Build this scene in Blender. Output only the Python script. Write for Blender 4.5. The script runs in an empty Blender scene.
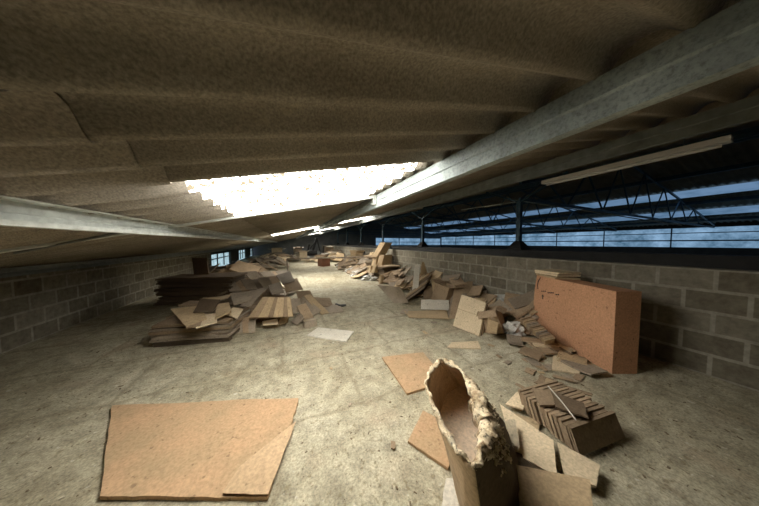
import bpy, bmesh, math, random
from mathutils import Vector, Matrix, noise
C = bpy.context.scene.collection
R = random.Random(7)
H = 1.35                       # eye height
F = 210.0                      # focal length in photo pixels
YAW = math.radians(23.9); PITCH = math.radians(2.7)
sa, ca = math.sin(YAW), math.cos(YAW)
FW = Vector((sa, ca, 0)); RT = Vector((ca, -sa, 0)); ZZ = Vector((0, 0, 1))
CF = FW*math.cos(PITCH) - ZZ*math.sin(PITCH); CU = FW*math.sin(PITCH) + ZZ*math.cos(PITCH)
EYE = Vector((0, 0, H))
def ray(x, y): return CF + RT*((x-379.5)/F) + CU*((253-y)/F)
def G(x, y, z=0.0):
    d = ray(x, y); return EYE + d*((z-H)/d.z)
def T(x, y, t):
    return EYE + ray(x, y)*t
def proj(p):
    v = p-EYE; d = v.dot(CF); return (379.5+F*v.dot(RT)/d, 253-F*v.dot(CU)/d)
def roofz(p): return H + 0.40 + 0.219*p

# ---------------------------------------------------------------- materials
MATS = {}
def newmat(name):
    m = bpy.data.materials.new(name); m.use_nodes = True
    nt = m.node_tree; nt.nodes.clear()
    out = nt.nodes.new('ShaderNodeOutputMaterial')
    return m, nt, out
def N(nt, t, **kw):
    n = nt.nodes.new(t)
    for k, v in kw.items():
        if k in n.inputs: n.inputs[k].default_value = v
        else: setattr(n, k, v)
    return n
def ramp(nt, fac, stops):
    r = nt.nodes.new('ShaderNodeValToRGB')
    while len(r.color_ramp.elements) < len(stops): r.color_ramp.elements.new(0.5)
    for e, (p, c) in zip(r.color_ramp.elements, stops):
        e.position = p; e.color = (c[0], c[1], c[2], 1) if not isinstance(c, (int, float)) else (c, c, c, 1)
    nt.links.new(fac, r.inputs[0]); return r.outputs[0]
def mixc(nt, fac, a, b, mode='MIX'):
    m = nt.nodes.new('ShaderNodeMix'); m.data_type = 'RGBA'; m.blend_type = mode
    for s, v in ((0, fac), (6, a), (7, b)):
        if isinstance(v, (int, float)): m.inputs[s].default_value = v
        elif isinstance(v, tuple): m.inputs[s].default_value = (*v, 1)
        else: nt.links.new(v, m.inputs[s])
    return m.outputs[2]
def noisen(nt, co, scale, detail=4, rough=0.6, w=None):
    n = N(nt, 'ShaderNodeTexNoise'); n.inputs['Scale'].default_value = scale
    n.inputs['Detail'].default_value = detail; n.inputs['Roughness'].default_value = rough
    nt.links.new(co, n.inputs['Vector']); return n.outputs['Fac']
def finish(nt, out, col, rough=0.85, bump=None, bstr=0.3, bdist=0.01, metal=0.0, spec=0.3):
    b = N(nt, 'ShaderNodeBsdfPrincipled'); b.inputs['Roughness'].default_value = rough
    b.inputs['Metallic'].default_value = metal; b.inputs['Specular IOR Level'].default_value = spec
    if isinstance(col, tuple): b.inputs['Base Color'].default_value = (*col, 1)
    else: nt.links.new(col, b.inputs['Base Color'])
    if bump is not None:
        bp = N(nt, 'ShaderNodeBump'); bp.inputs['Strength'].default_value = bstr; bp.inputs['Distance'].default_value = bdist
        nt.links.new(bump, bp.inputs['Height']); nt.links.new(bp.outputs[0], b.inputs['Normal'])
    nt.links.new(b.outputs[0], out.inputs[0]); return b
def coords(nt, obj=False):
    if obj: return nt.nodes.new('ShaderNodeTexCoord').outputs['Object']
    return nt.nodes.new('ShaderNodeNewGeometry').outputs['Position']

def card(name, base, var=0.25, stain=0.5, dirt=(0.12, 0.085, 0.05)):
    """dusty cardboard: tint varies from object to object, blotchy stains, faint flute lines"""
    m, nt, out = newmat(name); co = coords(nt, True)
    oi = nt.nodes.new('ShaderNodeObjectInfo')
    off = nt.nodes.new('ShaderNodeVectorMath'); off.operation = 'ADD'
    cmb = nt.nodes.new('ShaderNodeCombineXYZ'); mu = N(nt, 'ShaderNodeMath', operation='MULTIPLY'); mu.inputs[1].default_value = 37.0
    nt.links.new(oi.outputs['Random'], mu.inputs[0]); nt.links.new(mu.outputs[0], cmb.inputs[0]); nt.links.new(mu.outputs[0], cmb.inputs[1])
    nt.links.new(co, off.inputs[0]); nt.links.new(cmb.outputs[0], off.inputs[1]); v = off.outputs[0]
    lo = tuple(c*(1-var) for c in base); hi = tuple(min(1, c*(1+var)) for c in base)
    tint = ramp(nt, oi.outputs['Random'], [(0, lo), (1, hi)])
    big = ramp(nt, noisen(nt, v, 3.0, 5, 0.65), [(0.40, 0.0), (0.72, stain)])
    c1 = mixc(nt, big, tint, dirt)
    fine = ramp(nt, noisen(nt, v, 60, 3), [(0.3, 0.72), (0.7, 1.1)])
    c2 = mixc(nt, 1.0, c1, fine, 'MULTIPLY')
    sp = ramp(nt, noisen(nt, v, 24, 2, 0.5), [(0.66, 0.0), (0.72, 0.7)])
    c3 = mixc(nt, sp, c2, tuple(x*0.35 for x in base))
    finish(nt, out, c3, 0.9, noisen(nt, v, 18, 4), 0.35, 0.006)
    MATS[name] = m; return m
card('brown_card', (0.37, 0.265, 0.165))
card('grey_card', (0.36, 0.295, 0.22))
card('tan_card', (0.52, 0.38, 0.22), 0.18, 0.35)
card('pale_card', (0.76, 0.61, 0.40), 0.08, 0.22)
card('orange_card', (0.52, 0.325, 0.18), 0.05, 0.75, (0.36, 0.27, 0.15))
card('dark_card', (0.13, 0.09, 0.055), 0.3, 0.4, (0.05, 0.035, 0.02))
card('box_orange', (0.60, 0.31, 0.17), 0.03, 0.2, (0.3, 0.14, 0.07))
card('white_card', (0.72, 0.68, 0.58), 0.08, 0.25, (0.4, 0.33, 0.22))
card('torn_paper', (0.78, 0.66, 0.46), 0.05, 0.65, (0.22, 0.14, 0.07))
card('bag_brown', (0.60, 0.43, 0.26), 0.02, 0.6, (0.13, 0.09, 0.055))
card('plastic_film', (0.62, 0.62, 0.58), 0.15, 0.4, (0.25, 0.22, 0.18))
card('inner_card', (0.80, 0.64, 0.47), 0.03, 0.25)
card('bag_stain_shade', (0.13, 0.092, 0.055), 0.03, 0.5, (0.04, 0.03, 0.02))
card('orange_light', (0.58, 0.40, 0.235), 0.03, 0.4, (0.33, 0.23, 0.12))
card('rust_box', (0.22, 0.09, 0.05), 0.1, 0.3)

def m_plain(name, col, rough=0.7, metal=0.0, sc=12, amt=0.5, bump=0.2):
    m, nt, out = newmat(name); co = coords(nt)
    f = ramp(nt, noisen(nt, co, sc, 5), [(0.3, tuple(c*(1-amt) for c in col)), (0.62, col)])
    finish(nt, out, f, rough, noisen(nt, co, sc*3, 4), bump, 0.004, metal); MATS[name] = m
m_plain('painted_steel', (0.62, 0.66, 0.62), 0.6, 0.0, 22, 0.3)
m_plain('dark_steel', (0.20, 0.22, 0.21), 0.6, 0.0, 10, 0.4)
m_plain('blue_steel', (0.05, 0.10, 0.14), 0.5, 0.2, 8, 0.4)
m_plain('black_metal', (0.02, 0.02, 0.02), 0.6, 0.0, 8, 0.4)
m_plain('lamp_white', (0.8, 0.8, 0.8), 0.4, 0.0, 8, 0.1)
m_plain('ink', (0.05, 0.035, 0.03), 0.8, 0.0, 30, 0.3)
m_plain('tape', (0.42, 0.31, 0.18), 0.4, 0.0, 10, 0.2)
m_plain('dark_timber', (0.10, 0.075, 0.05), 0.8, 0.0, 10, 0.4)
m_plain('crumbs', (0.19, 0.14, 0.085), 0.9, 0.0, 30, 0.5)
m_plain('pale_crumbs', (0.6, 0.52, 0.38), 0.9, 0.0, 30, 0.3)

m, nt, out = newmat('flaky_rim'); co = coords(nt, True)
a = ramp(nt, noisen(nt, co, 16, 5, 0.7), [(0.36, (0.30, 0.20, 0.11)), (0.48, (0.66, 0.53, 0.34)), (0.62, (0.84, 0.73, 0.52))])
b = ramp(nt, noisen(nt, co, 70, 3, 0.6), [(0.36, 0.25), (0.46, 1.0)])
finish(nt, out, mixc(nt, 1.0, a, b, 'MULTIPLY'), 0.95, noisen(nt, co, 60, 4), 0.8, 0.006); MATS['flaky_rim'] = m
# weathered beam with flaking pale paint
m, nt, out = newmat('flaking_beam'); co = coords(nt)
a = ramp(nt, noisen(nt, co, 75, 5, 0.7), [(0.34, (0.24, 0.28, 0.28)), (0.50, (0.40, 0.47, 0.47)), (0.8, (0.52, 0.60, 0.60))])
b = ramp(nt, noisen(nt, co, 5, 3), [(0.35, 0.62), (0.65, 1.0)])
finish(nt, out, mixc(nt, 1.0, a, b, 'MULTIPLY'), 0.65, noisen(nt, co, 60, 4), 0.3, 0.003); MATS['flaking_beam'] = m

# fibre-cement roof underside
m, nt, out = newmat('fibre_cement'); co = coords(nt)
big = ramp(nt, noisen(nt, co, 1.6, 5, 0.6), [(0.3, (0.22, 0.19, 0.145)), (0.7, (0.34, 0.305, 0.25))])
sp = ramp(nt, noisen(nt, co, 130, 3, 0.6), [(0.32, 0.62), (0.55, 1.0), (0.75, 1.35)])
c = mixc(nt, 1.0, big, sp, 'MULTIPLY')
mid = ramp(nt, noisen(nt, co, 14, 4, 0.7), [(0.60, 0.0), (0.72, 0.35)])
c = mixc(nt, mid, c, (0.48, 0.41, 0.28))
bumph = noisen(nt, co, 160, 3, 0.6)
finish(nt, out, c, 0.9, bumph, 0.45, 0.003, 0, 0.15); MATS['fibre_cement'] = m

# concrete floor
m, nt, out = newmat('concrete_floor'); co = coords(nt)
big = ramp(nt, noisen(nt, co, 0.9, 6, 0.62), [(0.32, (0.36, 0.315, 0.205)), (0.52, (0.49, 0.445, 0.315)), (0.7, (0.62, 0.575, 0.43))])
med = ramp(nt, noisen(nt, co, 7, 7, 0.75), [(0.34, 0.55), (0.62, 1.15)])
c = mixc(nt, 1.0, big, med, 'MULTIPLY')
sp = ramp(nt, noisen(nt, co, 26, 3, 0.5), [(0.58, 0.0), (0.68, 0.7)])
c = mixc(nt, sp, c, (0.21, 0.175, 0.10))
w = ramp(nt, noisen(nt, co, 19, 3, 0.5), [(0.66, 0.0), (0.72, 0.5)])
c = mixc(nt, w, c, (0.78, 0.74, 0.62))
# cracks and cast-bay joints
nv = N(nt, 'ShaderNodeTexNoise'); nv.inputs['Scale'].default_value = 4; nt.links.new(co, nv.inputs['Vector'])
ad = N(nt, 'ShaderNodeVectorMath', operation='MULTIPLY_ADD'); ad.inputs[1].default_value = (0.14, 0.14, 0.14)
nt.links.new(nv.outputs['Color'], ad.inputs[0]); nt.links.new(co, ad.inputs[2])
bk = N(nt, 'ShaderNodeTexBrick'); bk.inputs['Scale'].default_value = 1.0; bk.inputs['Brick Width'].default_value = 1.3; bk.inputs['Row Height'].default_value = 0.85
bk.inputs['Mortar Size'].default_value = 0.035; bk.inputs['Mortar Smooth'].default_value = 1.0
nt.links.new(ad.outputs[0], bk.inputs['Vector'])
cr = ramp(nt, bk.outputs['Fac'], [(0.0, 0.0), (1.0, 0.6)])
c = mixc(nt, cr, c, (0.25, 0.215, 0.14))
rst = ramp(nt, noisen(nt, co, 2.2, 3, 0.5), [(0.56, 0.0), (0.7, 0.35)])
c = mixc(nt, rst, c, (0.42, 0.30, 0.20))
gr = ramp(nt, noisen(nt, co, 70, 4, 0.7), [(0.33, 0.55), (0.6, 1.1)])
c = mixc(nt, 1.0, c, gr, 'MULTIPLY')
finish(nt, out, c, 0.85, noisen(nt, co, 28, 5, 0.7), 0.5, 0.01, 0, 0.2); MATS['concrete_floor'] = m

# concrete block wall: x is up the wall's length (world Y), z up
def blockmat(name, swap=True):
    m, nt, out = newmat(name); co = coords(nt)
    sx = nt.nodes.new('ShaderNodeSeparateXYZ'); nt.links.new(co, sx.inputs[0])
    cb = nt.nodes.new('ShaderNodeCombineXYZ'); nt.links.new(sx.outputs[1 if swap else 0], cb.inputs[0]); nt.links.new(sx.outputs[2], cb.inputs[1])
    br = N(nt, 'ShaderNodeTexBrick'); br.inputs['Scale'].default_value = 1.0
    br.inputs['Brick Width'].default_value = 0.36; br.inputs['Row Height'].default_value = 0.217
    br.inputs['Mortar Size'].default_value = 0.018; br.inputs['Mortar Smooth'].default_value = 0.4
    br.inputs['Color1'].default_value = (0.17, 0.15, 0.11, 1); br.inputs['Color2'].default_value = (0.27, 0.245, 0.19, 1)
    br.inputs['Mortar'].default_value = (0.33, 0.31, 0.25, 1); br.inputs['Bias'].default_value = -0.1
    nt.links.new(cb.outputs[0], br.inputs['Vector'])
    mu = ramp(nt, noisen(nt, co, 14, 5, 0.7), [(0.3, 0.6), (0.7, 1.15)])
    c = mixc(nt, 1.0, br.outputs['Color'], mu, 'MULTIPLY')
    finish(nt, out, c, 0.95, br.outputs['Fac'], -0.5, 0.01, 0, 0.1); MATS[name] = m
blockmat('block_wall'); blockmat('block_wall_end', False)
m_plain('dark_wall', (0.06, 0.06, 0.055), 0.9, 0, 3, 0.4)

def emis(name, c1, c2, strength, scale=20, lo=0.45, hi=0.62):
    m, nt, out = newmat(name); co = coords(nt)
    f = ramp(nt, noisen(nt, co, scale, 5, 0.75), [(lo, c1), (hi, c2)])
    f2 = ramp(nt, noisen(nt, co, scale*0.12, 3, 0.6), [(0.3, 0.8), (0.6, 1.0)])
    f = mixc(nt, 1.0, f, f2, 'MULTIPLY')
    e = N(nt, 'ShaderNodeEmission'); e.inputs['Strength'].default_value = strength
    nt.links.new(f, e.inputs['Color']); nt.links.new(e.outputs[0], out.inputs[0]); MATS[name] = m
emis('skylight_sheet', (0.030, 0.0235, 0.014), (1.0, 0.95, 0.85), 18.5, 36, 0.485, 0.535)
emis('blue_pane', (0.05, 0.13, 0.22), (0.30, 0.52, 0.80), 0.5, 0.8, 0.35, 0.65)
emis('pale_pane', (0.22, 0.38, 0.45), (0.60, 0.85, 0.95), 0.55, 5, 0.35, 0.6)
emis('blue_skylight', (0.10, 0.25, 0.45), (0.3, 0.55, 0.95), 0.22, 0.7, 0.3, 0.6)

# ---------------------------------------------------------------- object helpers
def tag(o, label=None, cat=None, group=None, kind=None):
    if label: o['label'] = label
    if cat: o['category'] = cat
    if group: o['group'] = group
    if kind: o['kind'] = kind
    return o
def obj(name, verts, faces, mat, parent=None, smooth=False, recenter=True):
    vs = [Vector(v) for v in verts]; org = Vector((0, 0, 0))
    if recenter and parent is None and vs:
        n = len(vs); org = Vector((sum(v.x for v in vs)/n, sum(v.y for v in vs)/n, min(v.z for v in vs)))
    elif parent is not None: org = Vector((0, 0, 0))
    base = parent['_org'] if (parent is not None and '_org' in parent) else (0, 0, 0)
    base = Vector(base) if parent is not None else org
    me = bpy.data.meshes.new(name); me.from_pydata([v-base for v in vs], [], faces); me.update()
    bm = bmesh.new(); bm.from_mesh(me); bmesh.ops.recalc_face_normals(bm, faces=bm.faces); bm.to_mesh(me); bm.free()
    if smooth:
        for p in me.polygons: p.use_smooth = True
    me.materials.append(MATS[mat] if isinstance(mat, str) else mat)
    o = bpy.data.objects.new(name, me); C.objects.link(o)
    if parent is None: o.location = org
    else: o.parent = parent
    o['_org'] = tuple(base)
    return o
def empty(name, loc):
    o = bpy.data.objects.new(name, None); o.empty_display_size = 0.1; C.objects.link(o); o.location = loc; o['_org'] = tuple(loc); return o
class MB:
    def __init__(s): s.v = []; s.f = []
    def add(s, v, f):
        k = len(s.v); s.v += [Vector(x) for x in v]; s.f += [tuple(i+k for i in q) for q in f]; return s
    def box(s, c, sx, sy, sz, rot=None):
        c = Vector(c); M = rot or Matrix.Identity(3)
        vs = [c + M @ Vector((a*sx/2, b*sy/2, d*sz/2)) for a in (-1, 1) for b in (-1, 1) for d in (-1, 1)]
        return s.add(vs, [(0, 1, 3, 2), (4, 6, 7, 5), (0, 4, 5, 1), (2, 3, 7, 6), (0, 2, 6, 4), (1, 5, 7, 3)])
    def bar(s, a, b, w, h, up=ZZ):
        a, b = Vector(a), Vector(b); d = (b-a).normalized(); sx = d.cross(up)
        if sx.length < 1e-4: sx = d.cross(Vector((1, 0, 0)))
        sx.normalize(); u = sx.cross(d)
        vs = [p + sx*(i*w/2) + u*(j*h/2) for p in (a, b) for i, j in ((-1, -1), (1, -1), (1, 1), (-1, 1))]
        return s.add(vs, [(3, 2, 1, 0), (4, 5, 6, 7), (0, 1, 5, 4), (1, 2, 6, 5), (2, 3, 7, 6), (3, 0, 4, 7)])
    def tube(s, pts, r, n=8):
        pts = [Vector(p) for p in pts]; vs = []; fs = []
        for i, p in enumerate(pts):
            d = (pts[min(i+1, len(pts)-1)]-pts[max(i-1, 0)]).normalized()
            a = d.cross(ZZ if abs(d.z) < 0.9 else Vector((1, 0, 0))).normalized(); b = d.cross(a)
            rr = r[i] if isinstance(r, (list, tuple)) else r
            vs += [p + a*rr*math.cos(2*math.pi*k/n) + b*rr*math.sin(2*math.pi*k/n) for k in range(n)]
        for i in range(len(pts)-1):
            for k in range(n): fs.append((i*n+k, i*n+(k+1) % n, (i+1)*n+(k+1) % n, (i+1)*n+k))
        fs.append(tuple(range(n))[::-1]); fs.append(tuple((len(pts)-1)*n+k for k in range(n)))
        return s.add(vs, fs)
    def build(s, name, mat, parent=None, smooth=False, recenter=True): return obj(name, s.v, s.f, mat, parent, smooth, recenter)

def sheet_geo(c, th, warp=0.01, seed=0, nx=8, ny=8, curl=0.0, jag=0.0, fold=0.0):
    """solid bent sheet through four corners (a,b,c,d round the outline); c[] is the TOP face"""
    a, b, cc, d = [Vector(p) for p in c]
    nrm = (b-a).cross(d-a).normalized()
    if nrm.z < 0: nrm = -nrm
    r = random.Random(seed); o = Vector((r.random()*50, r.random()*50, r.random()*50))
    top = []
    for j in range(ny+1):
        for i in range(nx+1):
            u, v = i/nx, j/ny
            if jag and (i in (0, nx) or j in (0, ny)):
                u += (r.random()-.5)*jag*(0 if j in (0, ny) and i not in (0, nx) else 1)
                v += (r.random()-.5)*jag*(0 if i in (0, nx) and j not in (0, ny) else 1)
            p = (a*(1-u)+b*u)*(1-v) + (d*(1-u)+cc*u)*v
            h = warp*noise.noise(p*2.3+o)*0.9 + curl*((2*u-1)**2) 
            if fold: h -= fold*max(0.0, 1-abs(u-0.5)/0.04)
            top.append(p + nrm*h)
    n = len(top); vs = top + [p - nrm*th for p in top]; fs = []
    W = nx+1
    for j in range(ny):
        for i in range(nx):
            q = (j*W+i, j*W+i+1, (j+1)*W+i+1, (j+1)*W+i); fs.append(q); fs.append(tuple(n+k for k in q[::-1]))
    rim = [i for i in range(W)] + [j*W+nx for j in range(1, ny+1)] + [ny*W+i for i in range(nx-1, -1, -1)] + [j*W for j in range(ny-1, 0, -1)]
    for k in range(len(rim)):
        x, y = rim[k], rim[(k+1) % len(rim)]; fs.append((x, y, n+y, n+x))
    return vs, fs
SEED = [100]
def nseed(): SEED[0] += 1; return SEED[0]
def sheet(name, c, th, mat, label, cat, group=None, warp=0.01, nx=8, ny=8, curl=0.0, jag=0.02, plies=1, parent=None, fold=0.0):
    mb = MB()
    ex = max(p.x for p in c)+abs((c[1]-c[0]).cross(c[3]-c[0]).normalized().x)*th*0 - (P_W-.05)
    if ex > 0: c = [p-Vector((ex, 0, 0)) for p in c]
    ex = P_L+.05-min(p.x for p in c)
    if ex > 0: c = [p+Vector((ex, 0, 0)) for p in c]
    a, b, cc, d = [Vector(p) for p in c]
    nrm = (b-a).cross(d-a).normalized()
    if nrm.z < 0: nrm = -nrm
    pt = th/plies if plies == 1 else th/plies*0.62
    for k in range(plies):
        off = -nrm*(th*k/plies)
        j = 0.0 if k == 0 else 0.012
        rr = random.Random(SEED[0]*7+k)
        cs = [p + off + Vector(((rr.random()-.5)*j, (rr.random()-.5)*j, 0)) for p in (a, b, cc, d)]
        v, f = sheet_geo(cs, pt, warp, SEED[0]+1, nx, ny, curl, jag, fold); mb.add(v, f)
    nseed()
    o = mb.build(name, mat, parent)
    return tag(o, label, cat, group)
def rect(cen, w, d, head, tilt=0.0, tdir=0.0, roll=0.0):
    """four corners of a w x d rectangle centred at cen, heading head, tilted by tilt about axis tdir"""
    M = Matrix.Rotation(tilt, 3, Vector((math.cos(tdir), math.sin(tdir), 0))) @ Matrix.Rotation(head, 3, 'Z')
    cen = Vector(cen)
    return [cen + M @ Vector((x*w/2, y*d/2, 0)) for x, y in ((-1, -1), (1, -1), (1, 1), (-1, 1))]
ORD = 'first second third fourth fifth sixth seventh eighth ninth tenth eleventh twelfth thirteenth fourteenth fifteenth sixteenth seventeenth eighteenth nineteenth twentieth'.split()
def ordn(i):
    if i < 20: return ORD[i]
    t = ['twenty', 'thirty', 'forty'][(i+1)//10-2]; u = (i+1) % 10
    return (t+'-'+ORD[u-1]) if u else {20: 'twentieth', 30: 'thirtieth', 40: 'fortieth'}[i+1]
def carton(name, base, w, d, h, head, mat, label, cat='box', group=None, tilt=0.0, tdir=0.0, open_top=True, flapang=1.9, tape=True, lift=0.0):
    """cardboard carton: body shell, four flaps (open) or tape strip (closed)"""
    base = Vector(base); base.x = min(base.x, P_W-.62*(w+d)*.72-.02)
    t = empty(name, base); tag(t, label, cat, group)
    t.rotation_euler = (Matrix.Rotation(tilt, 3, Vector((math.cos(tdir), math.sin(tdir), 0))) @ Matrix.Rotation(head, 3, 'Z')).to_euler()
    t['_org'] = (0, 0, 0); th = 0.008
    mb = MB()
    mb.box((0, 0, th/2), w, d, th)
    for sx in (-1, 1): mb.box((sx*(w/2-th/2), 0, h/2), th, d, h)
    for sy in (-1, 1): mb.box((0, sy*(d/2-th/2), h/2), w-2*th, th, h)
    if not open_top: mb.box((0, 0, h-th/2), w, d, th)
    mb.build('body', mat, t)
    if open_top:
        for sx in (-1, 1):
            a = flapang*(0.8+0.4*R.random()); L = min(w, d)*0.45
            f = MB(); p0 = Vector((sx*w/2, 0, h)); dr = Vector((sx*math.sin(a), 0, math.cos(a)))
            f.bar(p0, p0+dr*L, d*0.98, 0.006, up=Vector((0, 0, 1)) if abs(dr.x) > .3 else Vector((1, 0, 0))); f.build('flap', mat, t)
        for sy in (-1, 1):
            a = flapang*(0.8+0.4*R.random()); L = min(w, d)*0.45
            f = MB(); p0 = Vector((0, sy*d/2, h)); dr = Vector((0, sy*math.sin(a), math.cos(a)))
            f.bar(p0, p0+dr*L, w*0.98, 0.006, up=Vector((0, 0, 1)) if abs(dr.y) > .3 else Vector((0, 1, 0))); f.build('flap', mat, t)
    elif tape:
        f = MB(); f.box((0, 0, h+0.001), w*1.0, 0.05, 0.002); f.box((w/2+.001, 0, h-.04), 0.002, .05, .08); f.build('tape_strip', 'tape', t)
    return t

# ---------------------------------------------------------------- setting
P_L, P_W, P_FAR, Q0, Q1 = -3.2, 3.9, 22.0, -4.5, 26.0
def struct(o): o['kind'] = 'structure'; return o
struct(MB().box(((P_L+P_FAR)/2, (Q0+Q1)/2, -0.06), P_FAR-P_L+0.6, Q1-Q0+0.6, 0.12).build('floor', 'concrete_floor'))
AMP, LAM = 0.034, 0.2
def corr(p0, p1, q0, q1, np_=2, th=0.007, dz=0.0, zf=roofz, seg=10):
    n = max(2, int(round((q1-q0)/LAM*seg))); mb = MB(); vs = []; fs = []
    for s in (0, 1):
        for i in range(n+1):
            q = q0+(q1-q0)*i/n; a_ = 2*math.pi*(q-0.4)/LAM; w = -AMP*(math.cos(a_)+0.22*math.cos(2*a_))
            for k in range(np_+1):
                p = p0+(p1-p0)*k/np_; vs.append(Vector((p, q, zf(p)+w+dz+s*th)))
    W = np_+1; M = (n+1)*W
    for i in range(n):
        for k in range(np_):
            a = i*W+k; q = (a, a+1, a+W+1, a+W); fs.append(q[::-1]); fs.append(tuple(M+x for x in q))
    for k in range(np_):
        fs.append((k, k+1, M+k+1, M+k)); a = n*W+k; fs.append((a+1, a, M+a, M+a+1))
    for i in range(n):
        a = i*W; fs.append((a+W, a, M+a, M+a+W)); a = i*W+np_; fs.append((a, a+W, M+a+W, M+a))
    return mb.add(vs, fs)
roof = MB()
def addc(*a, **k):
    m_ = corr(*a, **k); roof.add(m_.v, m_.f)
RX0, RX1 = -0.47, 1.06
addc(P_L-0.5, -0.45, Q0, Q1, dz=-0.008)
SK = [(1.2, 2.4), (7.4, 8.6)]
qs = [Q0]
for a_, b_ in SK: qs += [a_, b_]
qs.append(Q1)
for i in range(0, len(qs), 2): addc(RX0, RX1, qs[i], qs[i+1])
addc(RX1-.17, RX1, 1.2, 2.4, dz=.004)
SK2 = [(7.4, 8.6), (13.0, 14.4), (20.0, 21.6)]  # the two farther panels are added to light the far aisle
qs = [Q0]
for a_, b_ in SK2: qs += [a_, b_]
qs.append(Q1)
for i in range(0, len(qs), 2): addc(1.04, 3.12, qs[i], qs[i+1], dz=0.008)
addc(3.10, 5.3, Q0, Q1, dz=0.016, seg=8)
addc(5.28, 11.0, Q0, Q1, dz=0.022, seg=6)
o = roof.build('ceiling', 'fibre_cement', smooth=True); struct(o)
def farz(p): return roofz(11.0) - (p-11.0)*0.155
fr = MB(); m_ = corr(11.0, P_FAR+.4, Q0, Q1, zf=farz, seg=4, dz=0.02); fr.add(m_.v, m_.f)
struct(fr.build('ceiling', 'fibre_cement', smooth=True))
for i, (a_, b_) in enumerate(SK):
    o = corr(RX0, RX1-(.15 if i == 0 else 0), a_-0.02, b_+0.02, dz=0.002).build('skylight', 'skylight_sheet', smooth=True)
    tag(o, ['large glowing dirty translucent roof panel left of the pale beam',
            'distant thin glowing translucent roof panel beyond the big one', 'farthest added glowing roof panel near the back wall'][i], 'skylight')
for i, (a_, b_) in enumerate(SK2):
    o = corr(1.04, 3.12, a_-0.02, b_+0.02, dz=0.010).build('skylight', 'skylight_sheet', smooth=True)
    tag(o, ['distant glowing roof panel just right of the pale beam', 'very distant added glowing roof panel just right of the pale beam', 'farthest added glowing roof panel near the back wall'][i], 'skylight')
# walls
WT = 1.086
struct(MB().box((P_W+0.1, (Q0+Q1)/2, WT/2), 0.2, Q1-Q0, WT).build('wall_right', 'block_wall'))
struct(MB().box((P_L-0.1, (Q0+12)/2, .5), 0.2, 12-Q0, 1.0).build('wall_left', 'block_wall'))
lw = MB()
for z0, z1 in ((0, 0.05), (0.80, 1.0)): lw.box((P_L-0.1, 18.8, (z0+z1)/2), 0.2, 13.6, z1-z0)
for qa_, qb_ in ((12, 12.1), (15.8, 18.3), (21.2, 23.6), (25.4, 25.6)): lw.box((P_L-0.1, (qa_+qb_)/2, 0.45), 0.2, qb_-qa_, 0.7)
struct(lw.build('wall_left', 'dark_wall'))
for i, (a_, b_) in enumerate(((12.1, 15.8), (18.3, 21.2), (23.6, 25.4))):
    w = struct(MB().box((P_L-0.12, (a_+b_)/2, 0.43), 0.02, b_-a_, 0.76).build('window_%d' % (i+1), 'pale_pane'))
    f = MB()
    n = 3
    for k in range(1, n): f.box((P_L-0.08, a_+(b_-a_)*k/n, 0.46), 0.05, 0.05, 0.70)
    f.box((P_L-0.08, (a_+b_)/2, 0.56), 0.05, b_-a_, 0.045)
    f.build('window_frame', 'black_metal', w)
def gable(q, nm):
    pr = [(P_L-0.3, 0), (P_FAR+.2, 0), (P_FAR+.2, farz(P_FAR)+.02), (11, roofz(11)+.02), (P_L-0.3, roofz(P_L-0.3)+.02)]
    v = [Vector((p, q, z)) for p, z in pr]+[Vector((p, q+0.15, z)) for p, z in pr]
    f = [(0, 1, 2, 3, 4), (9, 8, 7, 6, 5)]+[(i, (i+1) % 5, 5+(i+1) % 5, 5+i) for i in range(5)]
    struct(obj(nm, v, f, 'dark_wall'))
for i, (pa, pb) in enumerate(((11.0, 14.5), (14.6, 18.1), (18.2, 21.8))):
    w = struct(MB().box(((pa+pb)/2, Q1-.05, 1.55), pb-pa, .03, 0.95).build('window_%d' % (i+20), 'blue_pane'))
    f = MB(); f.box(((pa+pb)/2, Q1-.09, 1.5), pb-pa, .05, .08); f.box((pb, Q1-.09, 1.55), .1, .05, 1.0); f.build('window_frame', 'blue_steel', w)
m_plain('back_wall', (0.15, 0.16, 0.16), 0.9, 0, 2, 0.3)
gable(Q1, 'wall_back'); bpy.data.objects['wall_back'].data.materials[0] = MATS['back_wall']; gable(Q0-0.15, 'wall_front')
fw = MB(); fw.box((P_FAR+0.1, (Q0+Q1)/2, 0.55), 0.2, Q1-Q0, 1.10); fw.box((P_FAR+0.1, (Q0+Q1)/2, 2.75), 0.2, Q1-Q0, 1.0)
struct(fw.build('wall_far', 'dark_wall'))
n = 10
for i in range(n):
    a_ = Q0+(Q1-Q0)*i/n; b_ = Q0+(Q1-Q0)*(i+1)/n
    w = struct(MB().box((P_FAR+0.1, (a_+b_)/2, 1.68), 0.04, b_-a_-.01, 1.16).build('window_%d' % (i+4), 'blue_pane'))
    f = MB(); f.box((P_FAR+0.06, a_, 1.68), 0.12, 0.05, 1.2)
    f.box((P_FAR+0.06, (a_+b_)/2, 1.50), 0.08, b_-a_, 0.08); f.box((P_FAR+0.06, (a_+b_)/2, 1.95), 0.08, b_-a_, 0.05)
    f.build('window_frame', 'blue_steel', w)
# translucent strips in the far slope
for i, (pa, pb) in enumerate(((15.0, 16.0), (18.4, 19.6))):
    mb = MB(); 
    mb.bar(((pa), (Q0+Q1)/2, farz(pa)-.05), ((pb), (Q0+Q1)/2, farz(pb)-.05), Q1-Q0-1, 0.015)
    tag(mb.build('roof_light_strip', 'blue_skylight'), ['nearer bluish roof light strip in the far hall roof', 'farther bluish roof light strip in the far hall roof'][i], 'skylight')

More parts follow.
